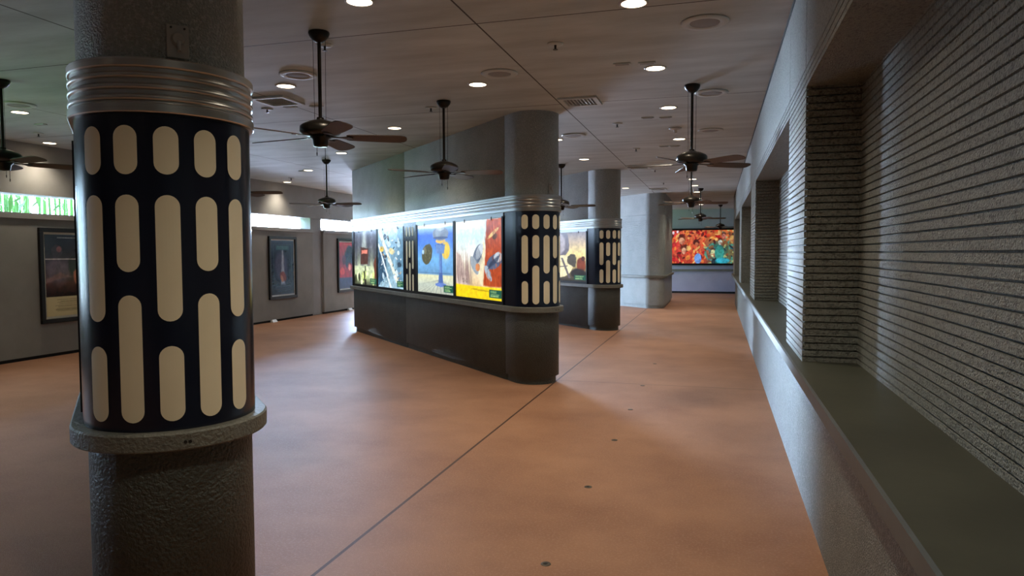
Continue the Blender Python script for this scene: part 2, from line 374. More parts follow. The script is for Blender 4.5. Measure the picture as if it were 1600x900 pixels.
# fourth island: angled grooved wall turning along the corridor
def rounded(pts, rad, n=8):
    out = []
    for i, p in enumerate(pts):
        r_ = rad[i]; p = Vector(p)
        if not r_: out.append(p); continue
        a = (Vector(pts[i-1])-p).normalized(); b = (Vector(pts[(i+1) % len(pts)])-p).normalized()
        ang = a.angle(b); d = r_/math.tan(ang/2); c = p+(a+b).normalized()*(r_/math.sin(ang/2))
        s_ = p+a*d-c; e_ = p+b*d-c; a0 = math.atan2(s_.y, s_.x); a1 = math.atan2(e_.y, e_.x); da = (a1-a0+PI) % (2*PI)-PI
        out += [c+r_*Vector((math.cos(a0+da*k/n), math.sin(a0+da*k/n))) for k in range(n+1)]
    return out
foot = rounded([(-6.3, 24.4), (-1.88, 19.98), (-1.39, 19.98), (-1.39, 23.5), (-2.0, 23.5), (-5.9, 24.8)], [0, .22, .2, .1, 0, 0])
r3 = empty('grooved_corner_wall', (-1.8, 20.3, 0), 'far grey partition with fine horizontal grooves and a rounded corner beside the corridor', 'partition wall')
MB().sweep(foot, [(-.03, 0), (-.03, .085), (0, .09), (0, .856)], True).build('base_wall', STUCCO, r3)
MB().sweep(foot, [(-.02, .92), (.05, .92), (.058, .914), (.058, .860), (.052, .854), (-.02, .854)], True).build('sill', SILL, r3)
MB().sweep(foot, grooved(.915, 2.47)+[(0, 2.475)], True).build('grooved_wall', STUCCO, r3)
MB().sweep(foot, [(0, 2.47), (0, 2.60), (-.008, 2.603), (-.008, 2.613), (0, 2.616), (0, H)], True).build('upper_wall', STUCCO, r3)
# ------------------------------------------------------------------ painted artwork (generic, no known picture)
class Art:
    def __init__(s, w, h, seed=0):
        s.w, s.h = w, h; s.a = np.zeros((h, w, 3)); s.rs = np.random.RandomState(seed)
        s.v, s.u = np.mgrid[0:h, 0:w]; s.u = s.u/(w-1); s.v = s.v/(h-1)
    def noise(s, n, m=None):
        m = m or n; g = s.rs.rand(m+2, n+2); x = s.u*n; y = s.v*m; i = x.astype(int); j = y.astype(int); fx = x-i; fy = y-j
        fx = fx*fx*(3-2*fx); fy = fy*fy*(3-2*fy)
        return (g[j, i]*(1-fx)+g[j, i+1]*fx)*(1-fy)+(g[j+1, i]*(1-fx)+g[j+1, i+1]*fx)*fy
    def fbm(s, n, m=None): m = m or n; return .55*s.noise(n, m)+.3*s.noise(2*n, 2*m)+.15*s.noise(4*n, 4*m)
    def grad(s, stops):
        for c in range(3): s.a[..., c] = np.interp(s.v, [q[0] for q in stops], [q[1][c] for q in stops])
        return s
    def mix(s, mask, col):
        mask = np.clip(mask, 0, 1)[..., None]; s.a = s.a*(1-mask)+np.array(col)*mask; return s
    def ell(s, cx, cy, rx, ry, col, rot=0, soft=.06, wob=0, al=1):
        c, n = math.cos(rot), math.sin(rot); asp = s.h/s.w; dx = s.u-cx; dy = (s.v-cy)*asp
        x = (dx*c+dy*n)/rx; y = (-dx*n+dy*c)/(ry*asp); d = np.sqrt(x*x+y*y)
        if wob: d = d+wob*(s.fbm(7)-.5)
        return s.mix(al*np.clip((1-d)/soft+.5, 0, 1), col)
    def poly(s, pts, col, soft=.01, wob=0, al=1):
        d = np.full(s.u.shape, 9.); n = len(pts); ar = sum(pts[i][0]*pts[(i+1) % n][1]-pts[(i+1) % n][0]*pts[i][1] for i in range(n)); sg = 1 if ar > 0 else -1
        for i in range(n):
            (x0, y0), (x1, y1) = pts[i], pts[(i+1) % n]; L = math.hypot(x1-x0, y1-y0)+1e-9
            d = np.minimum(d, sg*((x1-x0)*(s.v-y0)-(y1-y0)*(s.u-x0))/L)
        if wob: d = d+wob*(s.fbm(9)-.5)
        return s.mix(al*np.clip(d/soft+.5, 0, 1), col)
    def lines(s, x0, x1, y0, y1, n, col, al=.8, center=False):
        for k in range(n):
            y = y0+(y1-y0)*(k+.5)/n; L = (x1-x0)*(.55+.45*s.rs.rand()); a = (x0+x1-L)/2 if center else x0
            m_ = (s.u > a) & (s.u < a+L) & (abs(s.v-y) < (y1-y0)/n*.22); s.mix(m_*al*(.6+.4*s.noise(40)), col)
        return s
    def mottle(s, n, amt, m=None): s.a = np.clip(s.a*(1+amt*(s.fbm(n, m)[..., None]-.5)*2), 0, 1); return s
    def caption(s, x0=.74, x1=.99, y0=.03, y1=.13):
        s.poly([(x0, y0), (x1, y0), (x1, y1), (x0, y1)], (.10, .33, .27), .004); return s.lines(x0+.03, x1-.03, y0+.01, y1-.01, 4, (.75, .9, .6), .9)
def art_panel(name, art, o, right, wd, ht, nrm, mat, parent, thick=.006):
    o, right, nrm = Vector(o), Vector(right), Vector(nrm); h, w_ = art.h, art.w
    vs = []; base = parent.location
    for j in range(h):
        for i in range(w_): vs.append(tuple(o+right*wd*i/(w_-1)+Vector((0, 0, 1))*ht*j/(h-1)+nrm*thick-base))
    fs = [(j*w_+i, j*w_+i+1, (j+1)*w_+i+1, (j+1)*w_+i) for j in range(h-1) for i in range(w_-1)]
    nb = len(vs); c = [0, w_-1, h*w_-1, (h-1)*w_]
    vs += [tuple(Vector(vs[k])-nrm*thick) for k in c]
    for k in range(4): fs.append((c[k], nb+k, nb+(k+1) % 4, c[(k+1) % 4]))
    fs.append((nb+3, nb+2, nb+1, nb))
    me = bpy.data.meshes.new(name); me.from_pydata(vs, [], fs); me.update()
    at = me.color_attributes.new('art', 'FLOAT_COLOR', 'POINT'); a = art.a; a = np.where(a <= .04045, a/12.92, ((a+.055)/1.055)**2.4)
    d = np.ones((len(vs), 4)); d[:h*w_, :3] = a.reshape(-1, 3); d[h*w_:, :3] = .02; at.data.foreach_set('color', d.ravel())
    me.materials.append(mat); ob = bpy.data.objects.new(name, me); COL.objects.link(ob); ob.parent = parent; return ob
BACKLIT = artmat('backlit print', 1.12)
A4 = Art(110, 130, 4).grad([(0, (.93, .80, .10)), (.15, (.98, .88, .15)), (.16, (.86, .74, .55)), (.5, (1, .98, .92)), (.8, (.80, .93, .98)), (1, (.92, .96, .98))])
A4.poly([(0, .16), (.42, .16), (.30, .42), (.10, .55), (0, .72)], (.86, .78, .74), .02, .03); A4.mottle(14, .12, 3)
A4.poly([(.62, .17), (1, .17), (1, 1), (.70, 1), (.66, .6)], (.70, .28, .13), .02, .03)
A4.poly([(.40, .17), (.60, .17), (.67, .6), (.60, .93), (.50, .93), (.53, .5)], (.93, .88, .74), .02, .03)
A4.ell(.50, .56, .085, .15, (.45, .50, .58), -.5); A4.ell(.54, .60, .06, .11, (.80, .84, .88), -.5); A4.ell(.43, .42, .07, .13, (.62, .66, .70), .5, wob=.3); A4.ell(.50, .40, .05, .05, (.85, .55, .35), 0, wob=.3)
A4.ell(.84, .47, .17, .085, (.33, .38, .50), .45, wob=.25); A4.ell(.92, .53, .08, .06, (.75, .78, .82), .3); A4.ell(.72, .33, .05, .11, (.66, .72, .78), .5, wob=.3)
A4.ell(.82, .82, .14, .022, (.88, .74, .45), .6); A4.ell(.86, .78, .05, .03, (.30, .20, .12), .6, wob=.4)
for x in (.17, .25): A4.ell(x, .22, .022, .03, (.45, .38, .36)); A4.ell(x, .22, .012, .018, (.85, .8, .76))
A4.poly([(.0, .0), (1, .0), (1, .13), (0, .17)], (.96, .84, .08), .02); A4.ell(.55, .11, .2, .012, (.72, .58, .08), -.05, al=.7)
for k in range(60):
    x, y = .66+.32*A4.rs.rand(), .2+.78*A4.rs.rand(); A4.ell(x, y, .004+.01*A4.rs.rand(), .02+.06*A4.rs.rand(), [(.52, .18, .08), (.85, .42, .22)][k % 2], .1, .5, .3, .5)
for k in range(26):
    x = .02+.40*A4.rs.rand(); A4.poly([(x, .17), (x+.006, .17), (x-.04, .3+.4*A4.rs.rand()), (x-.046, .3)], (.62, .52, .50), .01, .01, .6)
for k in range(14): A4.ell(.74+.015*k, .42+.008*k, .006, .06, (.18, .22, .32), -.5, .4, .2, .7)
for k in range(7): A4.ell(.49+.012*k, .50+.012*k, .006, .09, (.30, .34, .42), .5, .4, .2, .6)
A4.ell(.3, .95, .3, .05, (1, 1, 1), 0, .5, .6); A4.mottle(30, .10).caption()  # white blot paints the glare along the top into the print
A3 = Art(110, 130, 3).grad([(0, (.72, .74, .68)), (.12, (.80, .84, .78)), (.26, (.90, .90, .74)), (.28, (.42, .62, .80)), (.5, (.48, .74, .97)), (.85, (.22, .42, .90)), (1, (.72, .86, .98))])
for k in range(18):
    x = .5+(k-9)*.16; A3.poly([(.62, .20), (.63, .20), (x+.02, -.02), (x, -.02)], (.5, .55, .55), .006, al=.6)
A3.ell(.80, .62, .10, .12, (.95, .75, .20), 0, .15, .25); A3.ell(.80, .62, .12, .15, (1, .93, .6), 0, .8, .2, .35)
A3.poly([(.595, .14), (.73, .14), (.70, .34), (.62, .34)], (.30, .42, .68), .01, .01); A3.poly([(.625, .30), (.695, .30), (.70, .62), (.62, .62)], (.33, .47, .74), .01, .01); A3.poly([(.635, .30), (.655, .30), (.655, .6), (.635, .6)], (.50, .66, .88), .01)
A3.ell(.66, .13, .15, .03, (.40, .52, .80)); A3.ell(.64, .69, .12, .03, (.30, .42, .66)); A3.poly([(.55, .58), (.75, .58), (.78, .70), (.53, .70)], (.42, .56, .80), .02, .03)
A3.ell(.66, .755, .13, .035, (.92, .74, .38)); A3.ell(.66, .86, .21, .10, (.45, .50, .60), 0, .06, .1); A3.ell(.60, .88, .08, .07, (.58, .64, .72), 0, .5, al=.7)
A3.ell(.28, .56, .14, .16, (.34, .34, .25), -.45, .06, .35); A3.ell(.22, .62, .05, .05, (.48, .47, .36), 0, .4, .5); A3.ell(.16, .60, .03, .035, (.72, .85, .95))
for k in range(30):
    A3.ell(A3.rs.rand(), .3+.6*A3.rs.rand(), .003, .05+.08*A3.rs.rand(), [(.25, .45, .85), (.70, .86, 1)][k % 2], 0, .6, .2, .35)
A3.lines(.0, 1, .285, .30, 1, (.25, .3, .45), .6); A3.ell(.66, .80, .20, .018, (.25, .32, .5), 0, .3); A3.ell(.66, .93, .10, .03, (.75, .80, .86), 0, .5, .2, .7)
for k in range(16): A3.ell(.20+.18*A3.rs.rand(), .46+.2*A3.rs.rand(), .02, .008, [(.22, .22, .15), (.50, .50, .38)][k % 2], A3.rs.rand()*3, .4, .4, .7)
A3.ell(.5, .98, .5, .035, (1, 1, 1), 0, .5, .7); A3.mottle(24, .10).caption()  # white top blot is bright glare put into the print colours
A2 = Art(100, 130, 2).grad([(0, (.62, .75, .82)), (.3, (.52, .68, .76)), (.7, (.55, .72, .84)), (1, (.70, .85, .92))])
A2.poly([(0, 0), (.35, .2), (.3, .55), (0, .75)], (.22, .36, .48), .02, .06); A2.poly([(.75, 0), (1, .1), (1, 1), (.8, 1)], (.42, .60, .72), .02, .05); A2.mottle(9, .25)
for k in range(16):
    x, y = A2.rs.rand(2); A2.ell(.15+.75*x, .1+.85*y, .04+.05*A2.rs.rand(), .02+.04*A2.rs.rand(), [(.85, .93, .97), (.20, .30, .38), (.74, .85, .92)][k % 3], A2.rs.rand()*3, .15, .7)
A2.poly([(0, .98), (.12, 1), (.80, .12), (.72, .10)], (.93, .95, .90), .01, .03); A2.poly([(0, .72), (.03, .78), (.55, .0), (.48, .0)], (.90, .95, .98), .01, .04); A2.ell(.16, .66, .08, .05, (.95, .80, .35), 0, .3, .4)
for k in range(60):
    x, y, t = A2.rs.rand(3); A2.ell(.1+.8*x, .08+.88*y, .05*A2.rs.rand()+.005, .004+.012*A2.rs.rand(), [(.95, .98, 1), (.15, .22, .28), (.60, .76, .86), (.85, .70, .5)][k % 4], t*6, .3, .5, .8)
A2.ell(.55, .62, .10, .05, (.92, .88, .68), -.3, .2, .6); A2.mottle(30, .16).caption()
A1 = Art(90, 130, 1).grad([(0, (.28, .30, .24)), (.12, (.75, .82, .60)), (.3, (.85, .90, .74)), (.5, (.50, .54, .50)), (.75, (.42, .44, .50)), (1, (.36, .38, .46))])
A1.mix(.6*np.clip(np.sin(A1.u*22)*.5+.5, 0, 1)*(A1.v > .35), (.25, .26, .32)); A1.poly([(.28, .4), (.40, 1), (.52, 1), (.62, .4)], (.78, .84, .82), .1, al=.7)
A1.poly([(.28, .38), (.62, .38), (.66, .68), (.30, .70)], (.34, .22, .20), .015, .02); A1.poly([(.34, .58), (.60, .58), (.60, .65), (.34, .65)], (.95, .55, .48), .01, .03); A1.poly([(.46, .0), (.54, .0), (.52, .35), (.48, .35)], (.12, .12, .10), .01)
for k in range(14): A1.ell(A1.rs.rand(), .05+.22*A1.rs.rand(), .05, .08, [(.95, 1, .80), (.88, .95, .60), (.25, .27, .2)][k % 3], 0, .3, .6)
A1.poly([(.9, .1), (1, .0), (1, .6), (.88, .4)], (.42, .24, .18), .02, .05); A1.mottle(20, .2).caption(.70)
A5 = Art(90, 130, 5).grad([(0, (.20, .19, .18)), (.3, (.70, .62, .42)), (.55, (.97, .90, .62)), (.8, (.80, .72, .62)), (1, (.50, .47, .50))])
A5.ell(.20, .8, .34, .34, (.45, .43, .48), .2, .05, .15); A5.ell(.17, .8, .26, .28, (.68, .66, .70), .2, .2, .3); A5.ell(.13, .8, .15, .2, (.38, .36, .42), .2, .2, .3)
A5.ell(.32, .30, .30, .26, (.97, .93, .75), -.7, .08, .1); A5.poly([(.3, .48), (.36, .48), (.58, .06), (.52, .06)], (.42, .40, .42), .01); A5.poly([(.05, .26), (.5, .30), (.5, .32), (.05, .28)], (.42, .40, .42), .01)
A5.poly([(0, 0), (.8, 0), (.3, .02), (0, .22)], (.22, .20, .20), .02); A5.ell(.62, .42, .15, .12, (.32, .30, .26), 0, .1, .7); A5.ell(.86, .33, .12, .16, (.52, .24, .14), 0, .15, .5); A5.ell(.92, .46, .05, .05, (.35, .18, .12)); A5.ell(.80, .16, .2, .1, (.16, .14, .14), 0, .3, .4)
A5.mottle(20, .15).caption(.68)
PC = []
def backlit(P, t0, t1, art, label, grp='backlit pictures in the display cases'):
    z0, z1 = .965, 1.983; c = P((t0+t1)/2, 0, z0)
    root = empty('backlit_picture', c, label, 'picture', grp)
    art_panel('print', art, P(t1-.003, .012, z0), (*(-D), 0), t1-t0-.006, z1-z0, (*Nn, 0), BACKLIT, root)
    for f_ in (.2, .78):
        t = t0+(t1-t0)*f_; a = P(t-.006, .0215, z1-.022); MB().obox(a, (*D, 0), (*Nn, 0), (0, 0, 1), .014, .008, .045).build('clip', BLACK, root)
backlit(P1, .035, 1.398, A4, 'glowing picture with rust red cliff, grey machines and yellow ground, beside the round pillar end')
backlit(P1, 1.472, 2.838, A3, 'glowing blue picture of a slender tower and a dark oval rock')
backlit(P1, 3.468, 4.795, A2, 'glowing pale blue picture of tangled girders, left of the slotted divider')
backlit(P1, 4.868, 6.265, A1, 'glowing picture with a dark brown block amid pale green glare, leftmost in the case')
backlit(P2, .035, 1.398, A5, 'glowing cream and grey picture with large ring, on the third island behind the middle one')
# mural on the far wall
AM = Art(260, 110, 9).grad([(0, (.75, .25, .18)), (.5, (.85, .35, .22)), (1, (.88, .48, .30))])
u = AM.u
AM.mix(np.clip(1-u*4.2, 0, 1), (.80, .10, .20)); AM.mix(np.clip((u-.50)*6, 0, 1), (.20, .42, .38)); AM.mix(np.clip((u-.76)*8, 0, 1), (.45, .40, .26)); AM.mix(np.clip((u-.40)*5, 0, 1)*np.clip((AM.v-.55)*5, 0, 1), (.80, .42, .22))
pal = [(.90, .25, .15), (.95, .55, .25), (.70, .08, .12), (.98, .78, .45), (.85, .35, .25), (.30, .08, .10)]
pal2 = [(.10, .35, .35), (.30, .62, .55), (.08, .15, .22), (.70, .75, .50), (.20, .55, .60), (.50, .30, .18)]
for k in range(320):
    x, y, a, b, t = AM.rs.rand(5); p_ = pal if (x < .52 or (x < .75 and y > .62)) else pal2
    AM.ell(x, y, .008+.03*a*a, .02+.08*b*b, p_[int(t*5.99)], t*9, .3, 1.1, .85)
for x, y, s_, c in ((.19, .68, .042, (.96, .70, .55)), (.22, .38, .042, (.98, .76, .62)), (.40, .58, .028, (.85, .5, .35)), (.02, .45, .03, (.98, .78, .78)), (.90, .72, .05, (.80, .62, .36)), (.73, .64, .03, (.80, .86, .80)), (.63, .30, .04, (.85, .88, .66)), (.78, .80, .03, (.75, .45, .40))):
    AM.ell(x, y+.08, s_*1.1, s_*2.2, (.32, .13, .10), .3, .5, .9, .8); AM.ell(x, y, s_*.85, s_*2.4, c, .1, .35, .7); AM.ell(x-s_*.2, y-.03, s_*.6, s_*.5, (.7, .36, .28), 0, .9, .6, .5); AM.ell(x+s_*.5, y-.05, s_*.4, s_*1.6, (.62, .25, .2), 0, .9, .6, .6)
AM.ell(.42, .14, .05, .16, (.45, .62, .90), 0, .15, .3); AM.ell(.72, .28, .06, .24, (.22, .60, .56), 0, .15, .5); AM.ell(.77, .08, .10, .08, (.20, .66, .75), 0, .3, .4); AM.ell(.07, .93, .015, .05, (1, .95, 1)); AM.ell(.13, .96, .015, .04, (1, .9, .95))
AM.mottle(40, .3, 18)
rm = empty('wall_mural', (-.2, YF, 1.12), 'long bright red, orange and teal painted mural on the far end wall', 'mural')
mx0, mx1, mz0, mz1 = -1.80, .82, 1.14, 2.40
art_panel('print', AM, (mx0, YF-.05, mz0), (1, 0, 0), mx1-mx0, mz1-mz0, (0, -1, 0), artmat('emissive mural', .85), rm, .01)  # mural colours are emitted, a glow added with no lamp behind
fr = MB(); e = .07
for a in ((mx0-e, mx1+e, mz0-e, mz0), (mx0-e, mx1+e, mz1, mz1+e), (mx0-e, mx0, mz0, mz1), (mx1, mx1+e, mz0, mz1)): fr.box(a[0], a[1], YF-.09, YF, a[2], a[3])
fr.build('frame', FRAME, rm)
# framed posters on the left wall
B1 = Art(100, 150, 21).grad([(0, (.82, .76, .58)), (.235, (.82, .76, .58)), (.24, (.16, .06, .05)), (.4, (.33, .16, .13)), (.6, (.32, .26, .32)), (.8, (.12, .12, .15)), (1, (.07, .07, .09))])
B1.ell(.25, .55, .22, .16, (.42, .36, .42), 0, .6, .6, .8); B1.ell(.24, .80, .11, .075, (.22, .20, .24), 0, .1, .2); B1.ell(.28, .82, .05, .035, (.50, .32, .34), 0, .3, .4); B1.ell(.66, .62, .20, .16, (.07, .08, .10), 0, .2, .3)
B1.poly([(.0, .40), (.48, .48), (.30, .54), (.0, .46)], (.52, .38, .38), .02, .04); B1.ell(.70, .45, .13, .12, (.78, .45, .34), .6, .2, .7); B1.ell(.86, .55, .06, .14, (.88, .62, .48), 0, .2, .6); B1.poly([(0, .695), (1, .695), (1, .705), (0, .705)], (.85, .8, .8), .004)
B1.mottle(18, .2); B1.poly([(0, 0), (1, 0), (1, .235), (0, .235)], (.82, .76, .58), .004); B1.lines(.15, .85, .05, .21, 9, (.45, .40, .32), .7, True); B1.lines(.05, .95, .945, .975, 1, (.85, .85, .82), .9, True)
B2 = Art(90, 150, 22).grad([(0, (.10, .14, .19)), (.2, (.12, .16, .22)), (1, (.13, .18, .27))])
B2.ell(.42, .52, .27, .26, (.30, .30, .40), .1, .5, .2); B2.poly([(.40, .18), (.60, .18), (.53, .80), (.50, .84), (.47, .80)], (.62, .64, .70), .05, .03); B2.ell(.50, .34, .13, .11, (.52, .27, .25), .5, .25, .7); B2.ell(.45, .30, .05, .07, (.72, .48, .38), .3, .3, .6)
for a in ((.10, .90, .175, .18), (.10, .90, .925, .93), (.10, .105, .18, .93), (.895, .90, .18, .93)): B2.poly([(a[0], a[2]), (a[1], a[2]), (a[1], a[3]), (a[0], a[3])], (.35, .45, .48), .004)
B2.poly([(.22, .83), (.78, .83), (.78, .91), (.22, .91)], (.22, .36, .40), .004); B2.lines(.27, .73, .845, .90, 2, (.50, .62, .62), .6, True); B2.lines(.15, .85, .05, .16, 6, (.42, .50, .54), .6, True); B2.mottle(20, .15)
B3 = Art(90, 150, 23).grad([(0, (.20, .22, .36)), (.22, (.24, .26, .42)), (.25, (.70, .16, .24)), (.6, (.55, .14, .25)), (1, (.76, .16, .24))])
B3.ell(.70, .65, .36, .28, (.12, .15, .28), 0, .25, .3); B3.ell(.70, .42, .20, .13, (.60, .20, .26), 0, .4, .6); B3.ell(.66, .45, .08, .07, (.90, .50, .45), 0, .3, .5); B3.ell(.2, .38, .15, .08, (.88, .22, .26), 0, .3, .4)
B3.ell(.30, .62, .12, .1, (.35, .12, .25), 0, .3, .6); B3.lines(.25, .9, .93, .97, 1, (.95, .35, .35), .9, True); B3.mottle(16, .2)
PRINT = artmat('glossy paper print', 0, .2)
def framed(y0, y1, art, label, mat_c):
    z0, z1 = .515, 1.965; X = XL+.003
    root = empty('framed_poster', (XL, (y0+y1)/2, z0), label, 'poster')
    e = .065; f = MB()
    for a in ((y0, y1, z0, z0+e), (y0, y1, z1-e, z1), (y0, y0+e, z0+e, z1-e), (y1-e, y1, z0+e, z1-e)): f.box(X, X+.045, a[0], a[1], a[2], a[3])
    f.build('frame', FRAME, root, bevel=.006)
    MB().box(X, X+.010, y0+e-.01, y1-e+.01, z0+e-.01, z1-e+.01).build('mount', mat_c, root)
    g = .035; art_panel('print', art, (X+.011, y0+e+g, z0+e+g), (0, 1, 0), y1-y0-2*e-2*g, z1-z0-2*e-2*g, (1, 0, 0), PRINT, root, .003)
MOUNT = plain('cream mount board', (.62, .57, .45), .6); MOUNTW = plain('white mount board', (.62, .63, .62), .6)
framed(8.20, 9.26, B1, 'framed poster with dark picture over a cream text block, left of the foreground pillar', MOUNT)
framed(13.84, 14.93, B2, 'framed dark blue poster with a pale beam of light, on the left wall', MOUNTW)
framed(16.86, 17.9, B3, 'framed red and blue poster partly hidden by the middle display island', MOUNTW)
for y, lab in ((9.05, 'small white block standing for light at the foot of the wall panel beside the foreground pillar'), (14.0, 'small white block standing for light on the floor below the dark blue poster'), (17.5, 'small white block standing for light on the floor below the red poster')):
    t_ = MB().add([(XL-.02, y-.09, 0), (XL+.06, y-.09, 0), (XL+.06, y+.09, 0), (XL-.02, y+.09, 0), (XL-.02, y-.08, .055), (XL+.02, y-.08, .055), (XL+.02, y+.08, .055), (XL-.02, y+.08, .055)], [(0, 3, 2, 1), (4, 5, 6, 7), (0, 1, 5, 4), (1, 2, 6, 5), (2, 3, 7, 6), (3, 0, 4, 7)])
    tag(t_.build('floor_light_block', WHITE, loc=(XL, y, 0)), lab, 'light_block', 'white blocks standing for light under the wall panels')  # white blocks stand in for light showing under the panels
# ------------------------------------------------------------------ ceiling fans
def make_fan():
    root = empty('ceiling_fan', (0, 0, H), 'x', 'ceiling fan', 'ceiling fans on long rods')
    z = 0
    MB().lathe([(0, z), (.075, z), (.078, z-.012), (.070, z-.035), (.048, z-.062), (.020, z-.078), (.0, z-.078)], 28).local('canopy', FANM, root)
    MB().tube((0, 0, z-.06), (0, 0, z-.66), .0135, n=14).lathe([(0, z-.63), (.026, z-.63), (.03, z-.66), (0, z-.665)], 16).local('downrod', FANM, root)
    zz = z-.645
    MB().lathe([(.0, zz), (.035, zz-.002), (.09, zz-.018), (.135, zz-.040), (.150, zz-.055), (.152, zz-.092), (.140, zz-.108), (.095, zz-.122), (.0, zz-.124)], 36).local('motor_housing', FANM, root)
    MB().lathe([(0, zz-.12), (.075, zz-.12), (.078, zz-.134), (.060, zz-.146), (.055, zz-.186), (.048, zz-.20), (0, zz-.205)], 28).local('switch_cup', FANM, root)
    for k in range(5):
        a = 2*PI*k/5; c, s_ = math.cos(a), math.sin(a); zb = zz-.124
        def W(x, y, z_): return (x*c-y*s_, x*s_+y*c, z_)
        # bracket: shaped iron arm
        ar = [(.06, .016), (.10, .012), (.14, .010), (.17, .022), (.20, .038), (.225, .030), (.235, .010)]
        vs = []; fs = []
        for (x, h) in ar:
            for y in (-h, h):
                for dz in (0, -.006): vs.append(W(x, y, zb+dz-.06*max(0, x-.06)*.6-y*.10))
        n = len(ar)
        for i in range(n-1):
            b = i*4; fs += [(b, b+4, b+6, b+2), (b+1, b+3, b+7, b+5), (b, b+1, b+5, b+4), (b+2, b+6, b+7, b+3)]
        fs += [(0, 2, 3, 1), (4*n-4, 4*n-3, 4*n-1, 4*n-2)]
        MB().add(vs, fs).local('blade_bracket', FANM, root)
        out = [(.19, .040), (.21, .052), (.28, .058), (.40, .064), (.53, .068), (.585, .066), (.62, .054), (.636, .034), (.642, .0)]
        vs = []; fs = []; n = len(out)
        for (x, h) in out:
            for y in (-h, h):
                for dz in (.003, -.003): vs.append(W(x, y, zb-.004+dz-y*.22))
        for i in range(n-1):
            b = i*4; fs += [(b, b+4, b+6, b+2), (b+1, b+3, b+7, b+5), (b, b+1, b+5, b+4), (b+2, b+6, b+7, b+3)]
        fs += [(0, 2, 3, 1)]
        MB().add(vs, fs).local('blade', BLADE, root)
    for s_, L in ((1, .09), (-1, .05)):
        MB().tube((s_*.03, .035, zz-.175), (s_*.03, .035, zz-.19-L), .0022, n=6).tube((s_*.03, .035, zz-.19-L), (s_*.03, .035, zz-.215-L), .005, .003, n=8).local('pull_chain', FANM, root)
    for s_ in (1, -1): MB().tube((s_*.045, 0, z-.05), (s_*.040, 0, zz-.01), .0018, n=6).local('safety_cable', FANM, root)
    return root
FAN0 = make_fan()
def copy_thing(src, loc, rz, label):
    r = src.copy(); COL.objects.link(r); r.location = loc; r.rotation_euler = (0, 0, rz); r['label'] = label
    for ch in src.children:
        c = ch.copy(); COL.objects.link(c); c.parent = r
        for g in ch.children:
            d = g.copy(); COL.objects.link(d); d.parent = c
    return r
FANS = [(-2.86, 4.74, 28, 'large dark ceiling fan between the foreground pillar and the middle island'),
        (-2.86, 7.24, 11, 'dark ceiling fan hanging in front of the middle island wall, above the blue glowing picture'),
        (-.25, 7.28, 30, 'nearest dark ceiling fan over the right corridor, its blade reaching the right wall'),
        (-6.60, 11.11, 5, 'dark ceiling fan above the dark blue poster, left of the middle island'),
        (-2.80, 13.0, 2, 'dark ceiling fan between the middle and third islands, half hidden by the pillar end'),
        (-.45, 13.0, 12, 'second dark ceiling fan along the right corridor'),
        (-.42, 18.9, 8, 'third dark ceiling fan along the right corridor, before the mural'),
        (.10, 25.6, 4, 'farthest and smallest dark ceiling fan, above the right part of the mural'),
        (-6.50, 5.15, -12, 'dark ceiling fan at the left edge, cut off by the frame'),
        (-6.55, 8.60, 20, 'dark ceiling fan seen just right of the foreground pillar, mostly hidden by it')]
for k, (x, y, a, lab) in enumerate(FANS):
    if k == 0: FAN0.location = (x, y, H); FAN0.rotation_euler = (0, 0, math.radians(a)); FAN0['label'] = lab
    else: copy_thing(FAN0, (x, y, H), math.radians(a), lab)
# ------------------------------------------------------------------ ceiling fittings
def light0():
    root = empty('downlight', (0, 0, H), 'x', 'ceiling light', 'round recessed downlights')
    MB().lathe([(.084, .0), (.098, .0), (.100, -.004), (.090, -.008), (.082, -.006)], 32).local('trim_ring', WHITEP, root)
    MB().lathe([(0, -.0035), (.084, -.0035)], 20, smooth=False).local('lens', LENS, root)
    sl = bpy.data.lights.new('lamp_beam', 'SPOT'); sl.energy = SPOT; sl.color = (1, .89, .71); sl.spot_size = math.radians(125); sl.spot_blend = .85; sl.shadow_soft_size = .06
    so = bpy.data.objects.new('lamp_beam', sl); COL.objects.link(so); so.parent = root; so.location = (0, 0, -.03)
    return root
L0 = light0(); first = True
COLX = [(-.545, 'over the right corridor'), (-2.26, 'in the row beside the floor joint'), (-4.08, 'in the row left of the large fan'), (-5.91, 'in the row above the left aisle'), (-7.74, 'in the row near the left wall'), (-9.45, 'tight against the left wall')]
ROWS = [0, 1, 2, 3, 4, 5]
LGT = {0: [-4.0, 1.1, 3.05, 4.8, 6.52, 8.31, 10.63, 12.5, 14.3, 16.5, 18.1, 20.0, 22.4, 25.2], 1: [4.25, 6.63, 10.16, 12.4, 16.4, 18.25, 26.0], 2: [-2.5, 6.14, 8.58, 14.4, 18.2], 3: [2.2, 6.3, 10.42, 16.3], 4: [3.0, 6.35, 12.35, 17.8], 5: [8.2, 14.2]}
